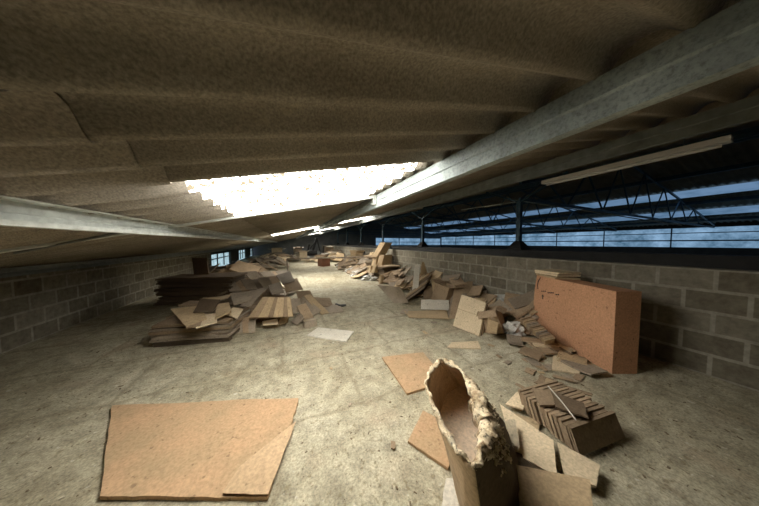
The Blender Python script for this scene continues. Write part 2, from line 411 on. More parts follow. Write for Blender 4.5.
# ---------------------------------------------------------------- roof steel
def purlin(p, z1, h, mat, label, q0=Q0+.05, q1=Q1-.05, lip=0.05):
    mb = MB(); z0 = z1-h; t = 0.006
    prof = [(p, z1), (p-0.006, z0+h*0.52), (p+0.004, z0+h*0.48), (p, z0), (p+lip, z0), (p+lip, z0+.02), (p+lip-t, z0+.02), (p+lip-t, z0+t), (p+t, z0+t), (p+t+.004, z0+h*.48), (p+t-.006, z0+h*.52), (p+t, z1-t), (p+lip, z1-t), (p+lip, z1)]
    k = len(prof); n = 24; vs = []; fs = []
    for i in range(n+1):
        q = q0+(q1-q0)*i/n
        vs += [Vector((a, q, b)) for a, b in prof]
    for i in range(n):
        for j in range(k): fs.append((i*k+j, i*k+(j+1) % k, (i+1)*k+(j+1) % k, (i+1)*k+j))
    return tag(mb.add(vs, fs).build('roof_purlin', mat), label, 'beam')
pz = lambda p: roofz(p)-AMP-0.002
main = purlin(1.02, pz(1.02), 0.15, 'flaking_beam', 'big pale galvanised roof beam with flaking paint crossing diagonally overhead')
tag(main)
purlin(-0.93, pz(-.93)-.0, 0.10, 'painted_steel', 'pale roof beam at left below the glowing panel', lip=.06)
purlin(3.02, pz(3.02)+.008, 0.16, 'dark_steel', 'dark roof beam parallel to the pale one, just this side of the block wall')
purlin(-2.9, pz(-2.9)-.01, 0.10, 'dark_steel', 'low dark roof beam near the eave at far left')
purlin(7.1, pz(7.1), 0.14, 'blue_steel', 'first dark blue roof beam beyond the row of posts')
purlin(9.1, pz(9.1), 0.14, 'blue_steel', 'second dark blue roof beam beyond the row of posts')
for i, p in enumerate((13.0, 16.8, 20.5)):
    mb = MB(); mb.box((p, (Q0+Q1)/2, farz(p)-.1), 0.08, Q1-Q0-.2, 0.14)
    tag(mb.build('roof_purlin', 'blue_steel'), ['nearest', 'middle', 'farthest'][i]+' of three dark blue beams under the far roof slope', 'beam')
# thin rafter bar under the lower edge of the big skylight, with its clip
t = empty('skylight_bar', (0, 2.42, roofz(0)-.05)); tag(t, 'thin pale steel bar along the lower edge of the glowing roof panel', 'bar')
mb = MB(); mb.bar((-1.9, 2.42, roofz(-1.9)-.05), (1.02, 2.42, roofz(1.02)-.05), 0.045, 0.035); mb.build('bar', 'painted_steel', t)
mb = MB(); mb.box((1.0, 2.43, roofz(1.0)-.09), 0.035, 0.07, 0.11); mb.build('clip', 'painted_steel', t)
t = empty('tie_rod', (-1.2, 1.7, 1.3)); tag(t, 'thin dark tie rod slanting under the roof at the left end of the glowing panel', 'rod')
mb = MB(); mb.tube([(-0.93, 2.05, roofz(-.93)-.09), (-1.9, 2.6, roofz(-1.9)-.06)], 0.010); mb.build('rod', 'dark_steel', t)

# dark sill beam behind the block wall, posts and trusses
tag(MB().box((5.0, (Q0+Q1)/2, 1.10), 0.25, Q1-Q0-.1, 0.20).build('sill_beam', 'black_metal'), 'black horizontal beam behind the block wall carrying the posts', 'beam')
tag(MB().box((5.0, (Q0+Q1)/2, .5), 0.2, Q1-Q0-.1, 1.0).build('wall_inner', 'dark_wall'), None, None, None, 'structure')
PQ = [-0.6, 3.2, 7.0, 10.8, 14.6, 18.4, 22.2]
PN = ['behind the tall orange cardboard box, off to the right', 'in front of the blue windows, nearest post in view', 'second nearest in the row, above the cardboard heap', 'third nearest in the row, above the leaning boards', 'fourth nearest in the row', 'fifth nearest in the row', 'sixth nearest in the row']
for i, q in enumerate(PQ):
    t = empty('roof_post', (5.0, q, 1.2)); tag(t, 'dark blue steel roof post '+PN[i], 'post')
    MB().box((5.0, q, 1.2+0.575), 0.09, 0.09, 1.15).build('shaft', 'blue_steel', t)
    mb = MB(); z = 1.2
    vs = [Vector((5+a*s, q+b*s, zz)) for zz, s in ((z, .17), (z+.06, .15), (z+.20, .06)) for a, b in ((-1, -1), (1, -1), (1, 1), (-1, 1))]
    fs = [(3, 2, 1, 0), (8, 9, 10, 11)]+[(r_*4+k, r_*4+(k+1) % 4, r_*4+4+(k+1) % 4, r_*4+4+k) for r_ in (0, 1) for k in range(4)]
    mb.add(vs, fs).build('base_plate', 'black_metal', t)
    for s in (-1, 1): MB().bar((5.0, q, 2.30), (5.0, q+s*0.9, roofz(5)-.12), 0.04, 0.04).build('brace', 'blue_steel', t)
    # truss
    t = empty('roof_truss', (5.0, q, 2.35)); tag(t, 'dark blue steel roof truss '+['resting on the post off to the right', 'resting on the nearest post', 'resting on the second post', 'resting on the third post', 'resting on the fourth post', 'resting on the fifth post', 'resting on the sixth post'][i], 'truss')
    MB().bar((5.0, q, 2.38), (21.8, q, 2.22), 0.06, 0.07).build('bottom_chord', 'blue_steel', t)
    mb = MB(); mb.bar((5.0, q, roofz(5)-.10), (11, q, roofz(11)-.12), 0.06, 0.07); mb.bar((11, q, roofz(11)-.12), (21.8, q, farz(21.8)-.12), 0.06, 0.07); mb.build('top_chord', 'blue_steel', t)
    pts = [5, 7, 9, 11, 13, 15, 17, 19]
    for k, p in enumerate(pts[:-1]):
        zt = (roofz(p+1)-.12) if p+1 <= 11 else farz(p+1)-.12
        MB().bar((p, q, 2.36), (p+1, q, zt), 0.035, 0.035).build('web_member', 'blue_steel', t)
        MB().bar((p+1, q, zt), (p+2, q, 2.34), 0.035, 0.035).build('web_member', 'blue_steel', t)
# stay rods beyond the wall
for i, (a_, b_) in enumerate((((5.05, 3.2, 2.33), (8.2, 1.6, 1.75)), ((5.05, 3.2, 2.33), (4.6, 4.6, 2.30)))):
    t = tag(MB().tube([a_, b_], 0.012).build('stay_rod', 'painted_steel'), ['thin pale stay rod running right from the nearest post', 'thin pale stay rod running left from the nearest post'][i], 'rod')
# fluorescent lamp
t = empty('fluorescent_lamp', (4.0, 1.4, 2.35)); tag(t, 'long white fluorescent lamp housing hung under the dark roof at right', 'lamp')
MB().box((4.0, 1.35, 2.37), 0.12, 1.65, 0.055).build('housing', 'lamp_white', t)
MB().tube([(4.0, 0.58, 2.325), (4.0, 2.12, 2.325)], 0.018, 10).build('tube', 'lamp_white', t)
for q in (0.8, 1.9): MB().tube([(4.0, q, 2.39), (4.0, q, roofz(4)-.03)], 0.006, 6).build('hanger', 'dark_steel', t)

# ---------------------------------------------------------------- floor sheets
def fq(*pts, z=0.02): return [G(x, y, (pp[0] if pp else z)) for x, y, *pp in pts]
sheet('cardboard_sheet', fq((112, 405), (299, 397.5), (268, 496), (100, 496), z=.028), 0.022, 'orange_card',
      'large flat orange-tan cardboard sheet lying on the floor in the left foreground', 'cardboard', warp=0.012, nx=20, ny=16, jag=.008, fold=0.0)
big_sheet = [o for o in bpy.data.objects if o.name == 'cardboard_sheet'][0]
sheet('torn_ply', fq((296, 421), (268, 494), (222, 493), (240, 466), z=.036), 0.004, 'orange_light', None, None, warp=.002, jag=.03, parent=big_sheet)
sheet('cardboard_sheet', fq((382, 357), (423, 352), (447, 380), (407, 393), z=.024), 0.02, 'orange_card',
      'orange-tan cardboard sheet lying flat just behind the torn open carton', 'cardboard', warp=0.01, nx=12, ny=12, jag=.01)
sheet('cardboard_sheet', fq((423, 410), (462, 430), (448, 468), (408, 441), z=.022), 0.018, 'orange_card',
      'small orange-tan cardboard sheet poking out left of the torn open carton', 'cardboard', warp=0.01, jag=.01)
sheet('cardboard_sheet', fq((446, 478), (480, 480), (500, 530), (438, 528), z=.012), 0.01, 'white_card',
      'whitish card at the bottom edge beneath the torn open carton', 'cardboard', warp=0.006)
sheet('cardboard_sheet', fq((318, 327), (354, 331.5), (346, 341.5), (307, 335), z=.018), 0.014, 'white_card',
      'pale cream cardboard sheet lying alone in the middle of the aisle', 'cardboard', warp=0.01, jag=.01)
sheet('cardboard_sheet', fq((452, 342), (478, 341), (481, 348.5), (447, 347), z=.016), 0.012, 'pale_card',
      'faint thin cardboard sheet on the floor in front of the leaning cream board', 'cardboard', warp=0.006)
sheet('cardboard_sheet', fq((553, 355), (580, 360), (580, 374), (552, 369), z=.02), 0.015, 'pale_card',
      'small pale tan sheet flat on the floor at the right edge below the orange box', 'cardboard', warp=0.006)
# right foreground sheets
def px(*pts): return [G(x, y, z) for x, y, z in pts]
sheet('cardboard_sheet', px((500, 404, .05), (553, 439, .09), (557, 476, .09), (514, 452, .04)), 0.015, 'pale_card',
      'pale cardboard sheet with a crease, right of the torn open carton', 'cardboard', warp=0.015, nx=14, ny=12, jag=.01)
sheet('cardboard_sheet', px((503, 410, .02), (540, 420, .03), (535, 450, .03), (510, 440, .02)), 0.012, 'tan_card',
      'tan cardboard sheet slipped under the creased pale sheet at right', 'cardboard', warp=0.01)
sheet('cardboard_sheet', px((517, 392, .07), (530, 396, .08), (523, 409, .06), (505, 404, .05)), 0.012, 'pale_card',
      'small pale cardboard scrap at the left end of the row of folded cartons', 'cardboard', warp=0.01)
sheet('cardboard_sheet', px((557, 441, .07), (600, 465, .07), (596, 486, .06), (565, 476, .06)), 0.014, 'pale_card',
      'pale cardboard sheet at right edge beyond the dark gap, under the folded cartons', 'cardboard', warp=0.01)
sheet('cardboard_sheet', px((515, 464, .10), (590, 481, .12), (596, 540, .12), (524, 540, .10)), 0.016, 'tan_card',
      'tan cardboard sheet in the bottom right corner of the photo', 'cardboard', warp=0.02, nx=12, ny=12, jag=.01)
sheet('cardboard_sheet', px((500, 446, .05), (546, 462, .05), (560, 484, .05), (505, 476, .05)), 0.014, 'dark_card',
      'dark cardboard sheet between the creased pale sheet and the corner sheet', 'cardboard', warp=0.02)
sheet('cardboard_strip', px((506, 420, .14), (515, 418, .13), (520, 446, .11), (511, 445, .12)), 0.02, 'torn_paper',
      'small torn crumpled cardboard strip beside the right side of the torn open carton', 'cardboard', warp=0.05, jag=.08)
tag(MB().tube([G(548, 386, .24), G(562, 402, .22), G(576, 420, .22)], 0.004, 6).build('cord', 'white_card'), 'thin pale cord lying across the row of folded cartons', 'cord')

# row of folded cartons standing on edge at right foreground
fa, fb = G(523, 411, .03), G(577, 455, .03)
N1 = 13
dirf = (fb-fa).normalized(); back = Vector((dirf.y, -dirf.x, 0)); 
if back.dot(RT+FW) < 0: back = -back
for i in range(N1):
    s = i/(N1-1); b0 = fa.lerp(fb, s); hh = .125+.012*R.random(); L = 0.42+.06*R.random()
    lean = dirf*0.055; w = (fb-fa).length/N1*0.40
    up = ZZ*hh-lean*1.0; off = back*(R.random()*.02)
    a0 = b0+off; 
    c = [a0+up, a0+up+back*L, a0+back*L, a0]
    mb = MB()
    for k in (0, 1):
        sh = dirf*(w*1.05*k)
        v, f = sheet_geo([q+sh for q in c], w*0.85, 0.006, nseed(), 4, 3, 0, 0.012); mb.add(v, f)
    # fold closing the near edge at the top
    mb.bar(a0+up+dirf*w*.5, a0+up+back*L+dirf*w*.5, w*1.9, 0.005)
    o = mb.build('folded_carton', 'brown_card'); tag(o, '%s folded brown carton from the left in the row standing on edge in right foreground' % ordn(i), 'carton', 'folded cartons on edge in the right foreground')
sheet('cardboard_sheet', px((532, 388, .19), (556, 392, .20), (560, 404, .20), (540, 405, .18)), 0.012, 'brown_card', 'brown cardboard scrap lying on top of the row of folded cartons', 'cardboard', warp=.02, jag=.03)
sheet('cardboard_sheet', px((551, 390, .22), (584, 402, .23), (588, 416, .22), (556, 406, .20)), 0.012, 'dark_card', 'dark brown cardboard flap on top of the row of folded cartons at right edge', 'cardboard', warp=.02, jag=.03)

# ---------------------------------------------------------------- torn open carton (hero)
t = empty('torn_open_carton', (0.62, 1.2, 0)); t['_org'] = (0.62, 1.2, 0)
tag(t, 'tall battered open cardboard sack-like carton with torn flaking rim in the foreground', 'carton')
HR = .56
rim = [G(441, 359, HR+.03), G(430, 369, HR+.01), G(424.5, 384, HR), G(434, 411, HR), G(449, 440, HR-.005), G(463, 458, HR-.01), G(475, 470, HR-.015),
       G(489, 452, HR-.02), G(498, 432, HR-.02), G(491, 412, HR-.01), G(485, 398, HR), G(472, 382, HR), G(456, 366, HR+.02)]
bot = [G(474, 405, 0), G(459, 410, 0), G(447, 432, 0), G(449, 458, 0), G(455, 490, 0), G(466, 530, 0), G(488, 560, 0),
       G(512, 530, 0), G(524, 500, 0), G(521, 470, 0), G(514, 440, 0), G(503, 420, 0), G(489, 408, 0)]
def loop_smooth(pts, sub):
    n = len(pts); out = []
    for i in range(n):
        p0, p1, p2, p3 = pts[i-1], pts[i], pts[(i+1) % n], pts[(i+2) % n]
        for k in range(sub):
            u = k/sub
            cr = 0.5*((2*p1)+(p2-p0)*u+(2*p0-5*p1+4*p2-p3)*u*u+(3*p1-p0-3*p2+p3)*u**3)
            out.append(p1.lerp(p2, u)*0.8+cr*0.2)
    return out
SUB = 8
rimS, botS = loop_smooth(rim, SUB), loop_smooth(bot, SUB); K = len(rimS); LV = 14
cen_r = sum(rimS, Vector())/K; cen_b = sum(botS, Vector())/K
def ringpt(i, v, inset=0.0, tear=0.0):
    p = botS[i].lerp(rimS[i], v); cc = cen_b.lerp(cen_r, v)
    w = noise.noise(p*5.0)*0.014*(1 if 0.05 < v < .97 else .3)
    d = (cc-p); d.z = 0; d.normalize()
    return p + d*(inset+w) + Vector((0, 0, tear))
vs = []; fs = []
tearf = [0.022*noise.noise(Vector((i*.31, 3.1, 0)))+0.012*noise.noise(Vector((i*1.1, 7, 0))) for i in range(K)]
for j in range(LV+1):
    v = j/LV
    for i in range(K): vs.append(ringpt(i, v, 0, tearf[i] if j == LV else tearf[i]*.5*(j == LV-1)))
for j in range(LV):
    for i in range(K): fs.append((j*K+i, j*K+(i+1) % K, (j+1)*K+(i+1) % K, (j+1)*K+i))
n0 = len(vs)
for j in range(LV+1):
    v = j/LV
    for i in range(K): vs.append(ringpt(i, v, 0.012, tearf[i] if j == LV else 0))
for j in range(LV):
    for i in range(K): fs.append((n0+(j+1)*K+i, n0+(j+1)*K+(i+1) % K, n0+j*K+(i+1) % K, n0+j*K+i))
for i in range(K): fs.append((LV*K+i, LV*K+(i+1) % K, n0+LV*K+(i+1) % K, n0+LV*K+i))
for i in range(K): fs.append((i, (i+1) % K, n0+(i+1) % K, n0+i)[::-1])
wall_o = obj('body', vs, fs, 'bag_brown', t, smooth=True)
wall_o.data.materials.append(MATS['bag_stain_shade'])
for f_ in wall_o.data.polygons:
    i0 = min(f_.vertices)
    if max(f_.vertices) < n0 and 6*SUB <= (i0 % K) < 11*SUB: f_.material_index = 1  # right side: stain plus unlit tone painted into the colour
# inner bottom panels (folded base flaps)
fv = [ringpt(i, .50, 0.014) for i in range(K)]; c0 = sum(fv, Vector())/K
mb = MB(); v_ = fv+[c0+Vector((0, 0, -.01))]; mb.add(v_, [(i, (i+1) % K, K) for i in range(K)]); mb.add([p-Vector((0, 0, .006)) for p in v_], [((i+1) % K, i, K) for i in range(K)])
mb.build('inner_base', 'inner_card', t)
# crumpled flaking rim: ragged roll of torn paper following the edge, thick on the near right side
rv = []; rf = []; M8 = 10
for i in range(K):
    s = i/SUB     # 0..13
    thick = 0.009 + 0.003*math.sin(s*2.1)
    if 6.4 <= s <= 11.4: thick = 0.011 + 0.034*math.sin((s-6.4)/5.0*math.pi)**0.7
    p = ringpt(i, 1.0, 0.006, tearf[i])
    if 6.4 <= s <= 11.4:
        d = cen_r-p; d.z = 0; d.normalize(); p += d*thick*0.75 - ZZ*thick*.25
    tn = (rimS[(i+1) % K]-rimS[i-1]).normalized(); ax = tn.cross(ZZ).normalized(); bx = tn.cross(ax)
    for k in range(M8):
        an = 2*math.pi*k/M8; q = p + (ax*math.cos(an)+bx*math.sin(an)*1.1)*thick
        q += Vector([noise.noise(q*38+Vector((o_, 0, 0))) for o_ in (0, 9, 17)])*(0.010+thick*.35)
        q += Vector([noise.noise(q*95+Vector((o_, 0, 0))) for o_ in (0, 9, 17)])*0.008
        rv.append(q)
for i in range(K):
    for k in range(M8): rf.append((i*M8+k, i*M8+(k+1) % M8, ((i+1) % K)*M8+(k+1) % M8, ((i+1) % K)*M8+k))
obj('torn_rim', rv, rf, 'flaky_rim', t, smooth=True)
# flakes hanging on the dark right side just under the rim
mb = MB(); rr = random.Random(5)
for k in range(190):
    i = int((7.3+rr.random()*4.2)*SUB) % K; v = 1-0.04-rr.random()**1.7*.30
    p = ringpt(i, v, -0.006); s = 0.006+rr.random()*.014
    a = Vector((rr.uniform(-1, 1), rr.uniform(-1, 1), rr.uniform(-1, 1)))*s; b = Vector((rr.uniform(-1, 1), rr.uniform(-1, 1), rr.uniform(-1, 1)))*s
    q = [p-a, p+b*.6, p+a, p-b]; nn = a.cross(b).normalized()*.0025
    mb.add([x+nn for x in q]+[x-nn for x in q], [(0, 1, 2, 3), (7, 6, 5, 4), (0, 4, 5, 1), (1, 5, 6, 2), (2, 6, 7, 3), (3, 7, 4, 0)])
o = mb.build('torn_flakes', 'flaky_rim', t); o['kind'] = 'stuff'
# a vertical folded gusset inside, seam down the back
mb = MB()
g = [ringpt(int(.2*SUB), v, 0.016) for v in (1.0, .8, .6, .4, .25)]
mb.tube(g, [0.010, .007, .006, .005, .004], 6); mb.build('inner_crease', 'bag_brown', t)

# ---------------------------------------------------------------- tall orange box at right
bl, br_ = G(535, 331, 0), G(612, 374, 0)
t1 = (bl-EYE).dot(CF)
hb = T(538, 275, t1).z
t = empty('tall_orange_carton', bl); tag(t, 'tall flat orange cardboard carton standing upright against the block wall at right', 'box')
ax = (br_-bl); W_ = ax.length; ax.normalize(); nb = Vector((ax.y, -ax.x, 0))
if nb.dot(FW) < 0: nb = -nb
mb = MB(); q = [bl, br_, br_+nb*.30, bl+nb*.30]
lean = -nb*0.02
NX, NZ = 10, 8
def fp(u, v, off=0.0):   # point on front face
    bulge = -0.02*math.sin(math.pi*u)*math.sin(math.pi*v)
    x = bl + ax*(W_*u) + ZZ*(hb*v) - ax*(0.05*(v*(1-v))*4*(1-u)*0.9) 
    return x + nb*(bulge-off)
gv = [fp(i/NX, j/NZ) for j in range(NZ+1) for i in range(NX+1)]; gb = [p+nb*(0.26-0.0) for p in [fp(i/NX, j/NZ) for j in range(NZ+1) for i in range(NX+1)]]
M_ = len(gv); WW = NX+1; fs = []
for j in range(NZ):
    for i in range(NX):
        q = (j*WW+i, j*WW+i+1, (j+1)*WW+i+1, (j+1)*WW+i); fs.append(q); fs.append(tuple(M_+k for k in q[::-1]))
rim_ = [i for i in range(WW)]+[j*WW+NX for j in range(1, NZ+1)]+[NZ*WW+i for i in range(NX-1, -1, -1)]+[j*WW for j in range(NZ-1, 0, -1)]
for k in range(len(rim_)): x, y = rim_[k], rim_[(k+1) % len(rim_)]; fs.append((x, y, M_+y, M_+x))
obj('body', gv+gb, fs, 'box_orange', t)
def face_uv(x, y):
    # photo pixel -> (u,v) on the front face plane
    d = ray(x, y); nrm = nb; k = (bl-EYE).dot(nrm)/d.dot(nrm); P = EYE+d*k
    return (P-bl).dot(ax)/W_, P.z/hb
def mark(pts, name, thick=0.006):
    mb = MB(); uv = [face_uv(*p) for p in pts]
    P = [fp(u, v, 0.004) for u, v in uv]
    for a_, b_ in zip(P[:-1], P[1:]): mb.bar(a_, b_, thick, 0.003, up=nb) if (b_-a_).length > 1e-4 else None
    return mb.build(name, 'ink', t)
for x0, x1, y in ((543.5, 548.5, 291.5), (550, 556.5, 293), (558, 562, 294.8)):
    n = max(2, int((x1-x0)/1.6)); mb = MB()
    for k in range(n):
        xa = x0+(x1-x0)*k/n; xb = xa+(x1-x0)/n*.72
        P0, P1 = fp(*face_uv(xa, y), .003), fp(*face_uv(xb, y+.3), .003); mb.bar(P0, P1, .003, 0.016, up=ZZ)
    mb.build('printed_word', 'ink', t)
mb = MB(); u, v = face_uv(545.3, 296.8); c_ = fp(u, v, .003)
A = [c_+ax*a+ZZ*b for a, b in ((-.022, -.004), (0, .028), (.022, -.004), (.008, -.004), (.008, -.04), (-.008, -.04), (-.008, -.004))]
mb.add([p-nb*.001 for p in A]+[p+nb*.004 for p in A], [(0, 1, 2), (6, 3, 4, 5), (9, 8, 7), (12, 11, 10, 13)]+[(i, (i+1) % 7, 7+(i+1) % 7, 7+i) for i in range(7)]); mb.build('printed_arrow', 'ink', t)
mark([(541, 277.5), (539.5, 281), (539, 285), (540, 289.5)], 'slit', .012)
# two sheets on top of it
for i in range(3):
    z = hb+.03+i*.034; e = .03*i
    c = [bl+ax*a_+nb*b_+ZZ*z for a_, b_ in ((.0+e, -.02-e), (.36+e, -.03), (.42-e, .26+e), (.02-e, .25))]
    sheet('cardboard_sheet', c, 0.024, 'pale_card' if i else 'tan_card', ['lowest', 'middle', 'topmost'][i]+' of three pale cardboard sheets lying on top of the tall orange carton', 'cardboard', 'sheets on top of the tall orange carton', warp=.01)

# ---------------------------------------------------------------- leaning cream board and neighbours
def Tz(x, y, x0, y0):  # pixel (x,y) at the depth of floor pixel (x0,y0)
    return T(x, y, (G(x0, y0)-EYE).dot(CF))
b0, b1 = G(453, 325.5, 0.01), G(479, 336, 0.01)
tb = (b0-EYE).dot(CF)+.28; tt = (b1-EYE).dot(CF)+.28
c = [b0, b1, T(486, 302.5, tt), T(461.5, 294.5, tb)]
t = empty('flat_box', G(466, 331)); tag(t, 'large cream flat box with a seam leaning back on the heap beside the block wall', 'box')
mb = MB(); v, f = sheet_geo(c, .10, .006, 3, 8, 8); mb.add(v, f); mb.build('body', 'pale_card', t)
nrm = (c[1]-c[0]).cross(c[3]-c[0]).normalized()
if nrm.z < 0: nrm = -nrm
mb = MB(); mb.bar(c[0].lerp(c[3], .53)+nrm*.004, c[1].lerp(c[2], .53)+nrm*.004, .008, .004, up=nrm); mb.build('seam', 'tape', t)
mb = MB(); mb.bar(c[1].lerp(c[2], .02)-nrm*.05+(c[1]-c[0]).normalized()*.002, c[1].lerp(c[2], .98)-nrm*.05+(c[1]-c[0]).normalized()*.002, .012, .012); mb.build('edge_gap', 'dark_card', t)
g = G(496, 331); carton('brown_carton', g, .34, .26, .34, .5, 'brown_card', 'open brown carton sitting right behind the leaning cream box', tilt=-.35, tdir=0.3, flapang=2.4)
g = G(491, 331, .13); carton('small_carton', g, .14, .12, .17, .7, 'tan_card', 'small bright tan closed carton tucked beside the leaning cream box', open_top=False, tilt=.15, tdir=1)

def crumple(name, cen, r, mat, label, cat, group=None, flat=.6, seed=0, rough=.55, parent=None):
    bm = bmesh.new(); bmesh.ops.create_icosphere(bm, subdivisions=3, radius=1)
    o_ = Vector((seed*3.7, seed*1.9, 5))
    vs = []
    for v in bm.verts:
        p = v.co.copy(); k = 1+rough*noise.noise(p*1.9+o_)+rough*.6*noise.noise(p*4.3+o_)
        q = Vector((p.x*r[0], p.y*r[1], p.z*r[2]))*k; q.z = max(q.z, -r[2]*.55); vs.append(Vector(cen)+q+ZZ*r[2]*.55)
    fs = [tuple(x.index for x in f.verts) for f in bm.faces]; bm.free()
    return tag(obj(name, vs, fs, mat, parent), label, cat, group)
crumple('plastic_bag', G(513, 334), (.13, .12, .12), 'plastic_film', 'crumpled whitish plastic bag on the floor right of the brown carton', 'bag', seed=1)
crumple('plastic_bag', T(502, 303, 4.0), (.16, .14, .10), 'plastic_film', 'grey crumpled plastic wrapping caught in the heap behind the cream box', 'bag', seed=2)
crumple('black_bag', T(499, 296, 4.45), (.14, .12, .12), 'black_metal', 'black crumpled bag on the heap under the block wall', 'bag', seed=3)

# ---------------------------------------------------------------- generic heaps and stacks
def stack(name, c0, w, d, head, n, th, mat, where, group, jit=.03, plies=2, z0=0.0, cat='cardboard', warp=.012, hj=.04, adj='flattened carton'):
    z = z0
    for i in range(n):
        t_ = th*(.8+.4*R.random()); z += t_
        cx = Vector((c0[0]+R.uniform(-jit, jit), c0[1]+R.uniform(-jit, jit), z))
        sheet(name, rect(cx, w*R.uniform(.93, 1.03), d*R.uniform(.93, 1.03), head+R.uniform(-hj, hj)), t_*.86, mat if isinstance(mat, str) else R.choice(mat),
              '%s %s %s' % (ordn(i), adj+' from the bottom', where), cat, group, warp=warp, plies=plies, nx=8, ny=6)
    return z
def heap(name, spots, mats, where, group, size=(.35, .6), th=(.01, .03), cat='cardboard', noun='loose sheet'):
    """spots: (x,y,z, tilt, tiltdir) photo-derived centres; individually tilted sheets"""
    items = []
    for (c, tilt, td) in spots:
        w, d = R.uniform(*size), R.uniform(*size)*.8; hd = R.uniform(0, 3.14); t_ = R.uniform(*th)
        items.append((proj(c)[0], c, w, d, hd, tilt, td, t_))
    items.sort(key=lambda a: a[0])
    for i, (x, c, w, d, hd, tilt, td, t_) in enumerate(items):
        cs = rect(c, w, d, hd, tilt, td)
        lo = min(p.z for p in cs)-t_-.01
        if lo < 0: cs = [p-ZZ*lo for p in cs]
        sheet(name, cs, t_, R.choice(mats), '%s %s from the left %s' % (ordn(i), noun, where), cat, group, warp=.014, plies=R.choice((1, 2)), nx=6, ny=6, jag=.015, curl=R.uniform(-.01, .03))
def mound(c0, a, b, h, n, head=0.0, tilt=.45):
    out = []
    for k in range(n):
        r_ = math.sqrt((k+.5)/n); an = k*2.39996+R.random()*.5
        x, y = r_*math.cos(an)*a, r_*math.sin(an)*b
        xx = x*math.cos(head)-y*math.sin(head); yy = x*math.sin(head)+y*math.cos(head)
        z = h*(1-r_**1.6)*.95+.04
        td = an+head+math.pi/2; 
        out.append((Vector((c0[0]+xx, c0[1]+yy, z)), tilt*r_*R.uniform(.4, 1.3)+R.uniform(-.15, .15), td))
    return out
BR = ['brown_card', 'grey_card', 'brown_card', 'tan_card']; GR = ['grey_card', 'grey_card', 'brown_card']

# --- left front stack
c_r = G(229.5, 342.5); c_l = G(150, 349)
ed = (c_r-c_l); L = ed.length; hd = math.atan2(ed.y, ed.x); nb2 = Vector((-math.sin(hd), math.cos(hd), 0))
cen = (c_r+c_l)/2+nb2*.35
t = empty('pallet', (cen.x, cen.y, 0)); tag(t, 'dark low wooden pallet under the front left stack of flattened cardboard', 'pallet')
for k in range(3): MB().box(cen+nb2*(-.28+.28*k)+ZZ*.02, L*.97, .08, .035, Matrix.Rotation(hd, 3, 'Z')).build('runner', 'dark_timber', t)
MB().box(cen+ZZ*.05, L*.98, .66, .02, Matrix.Rotation(hd, 3, 'Z')).build('deck', 'dark_timber', t)
zt = stack('flattened_carton', (cen.x, cen.y), L, .70, hd, 6, .038, ['brown_card', 'grey_card'], 'in the stack on the dark pallet', 'flattened cartons in the front left stack', jit=.015, z0=.062, hj=.01)
# loose sheets over it
for i, (pts, mt, lb) in enumerate([
    ([(170, 309, .40), (200, 305, .42), (207, 318, .36), (186, 326, .34)], 'tan_card', 'curled tan cardboard sheet at the very left edge on the front stack'),
    ([(205, 314, .36), (216, 313, .37), (217, 322, .34), (196, 328, .33)], 'pale_card', 'pale cardboard sheet overhanging the front of the left stack'),
    ([(190, 319, .35), (204, 315, .36), (200, 326, .34), (186, 327, .33)], 'brown_card', 'brown cardboard sheet on the left stack beside the pale overhanging one'),
    ([(217, 305, .42), (229, 302, .44), (231, 311, .40), (215, 319, .36)], 'tan_card', 'tan cardboard sheet slanting on the right end of the front left stack'),
    ([(233, 307, .36), (243, 309, .34), (237, 319, .30), (226, 314, .33)], 'pale_card', 'bright pale cardboard square leaning between the left stack and the pile behind'),
    ([(230, 293, .45), (256, 290, .48), (250, 300, .42), (234, 305, .38)], 'grey_card', 'large grey cardboard sheet leaning behind the bright pale square'),
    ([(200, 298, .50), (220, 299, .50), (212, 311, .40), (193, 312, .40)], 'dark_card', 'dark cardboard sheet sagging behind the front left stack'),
    ([(252, 290, .50), (268, 287, .52), (250, 306, .36), (240, 306, .36)], 'grey_card', 'grey cardboard sheet left of the fanned folded cartons'),
]):
    sheet('cardboard_sheet', px(*pts), .014, mt, lb, 'cardboard', warp=.02, jag=.02)
heap('cardboard_sheet', mound((G(208, 318).x, G(208, 318).y), .45, .35, .36, 7, 0, .3), BR, 'in the loose layer behind the front left stack', 'loose sheets behind the front left stack', (.3, .5))
# upright-ish end pieces right of the stack
for i, (x0, x1, mt) in enumerate(((236, 242, 'grey_card'), (243, 249, 'brown_card'), (249, 255, 'grey_card'))):
    a0, a1 = G(x0, 333, .01), G(x1, 332.5, .01)
    tt = (a0-EYE).dot(CF)
    sheet('cardboard_sheet', [a0, a1, T(x1+1, 317, tt+.15), T(x0-1, 318, tt+.15)], .015, mt, ['leftmost', 'middle', 'rightmost'][i]+' of three grey cardboard pieces standing between stack and fanned cartons', 'cardboard', 'standing pieces beside the front left stack', warp=.02)

# --- dark stack behind
cd = G(212, 303); cd = Vector((cd.x-.2, cd.y+.35, 0))
zt = stack('flattened_carton', (cd.x, cd.y), 1.5, .8, hd-.05, 10, .058, 'dark_card', 'in the dark stack at the left', 'flattened cartons in the dark left stack', jit=.03)
a0 = T(193, 276, 5.0); 
sheet('cardboard_sheet', [T(194, 277, 5.0), T(209, 277, 5.0), T(207, 258, 5.3), T(192, 258, 5.3)], .03, 'dark_card', 'dark cardboard panel standing on top of the dark left stack', 'cardboard', warp=.02)

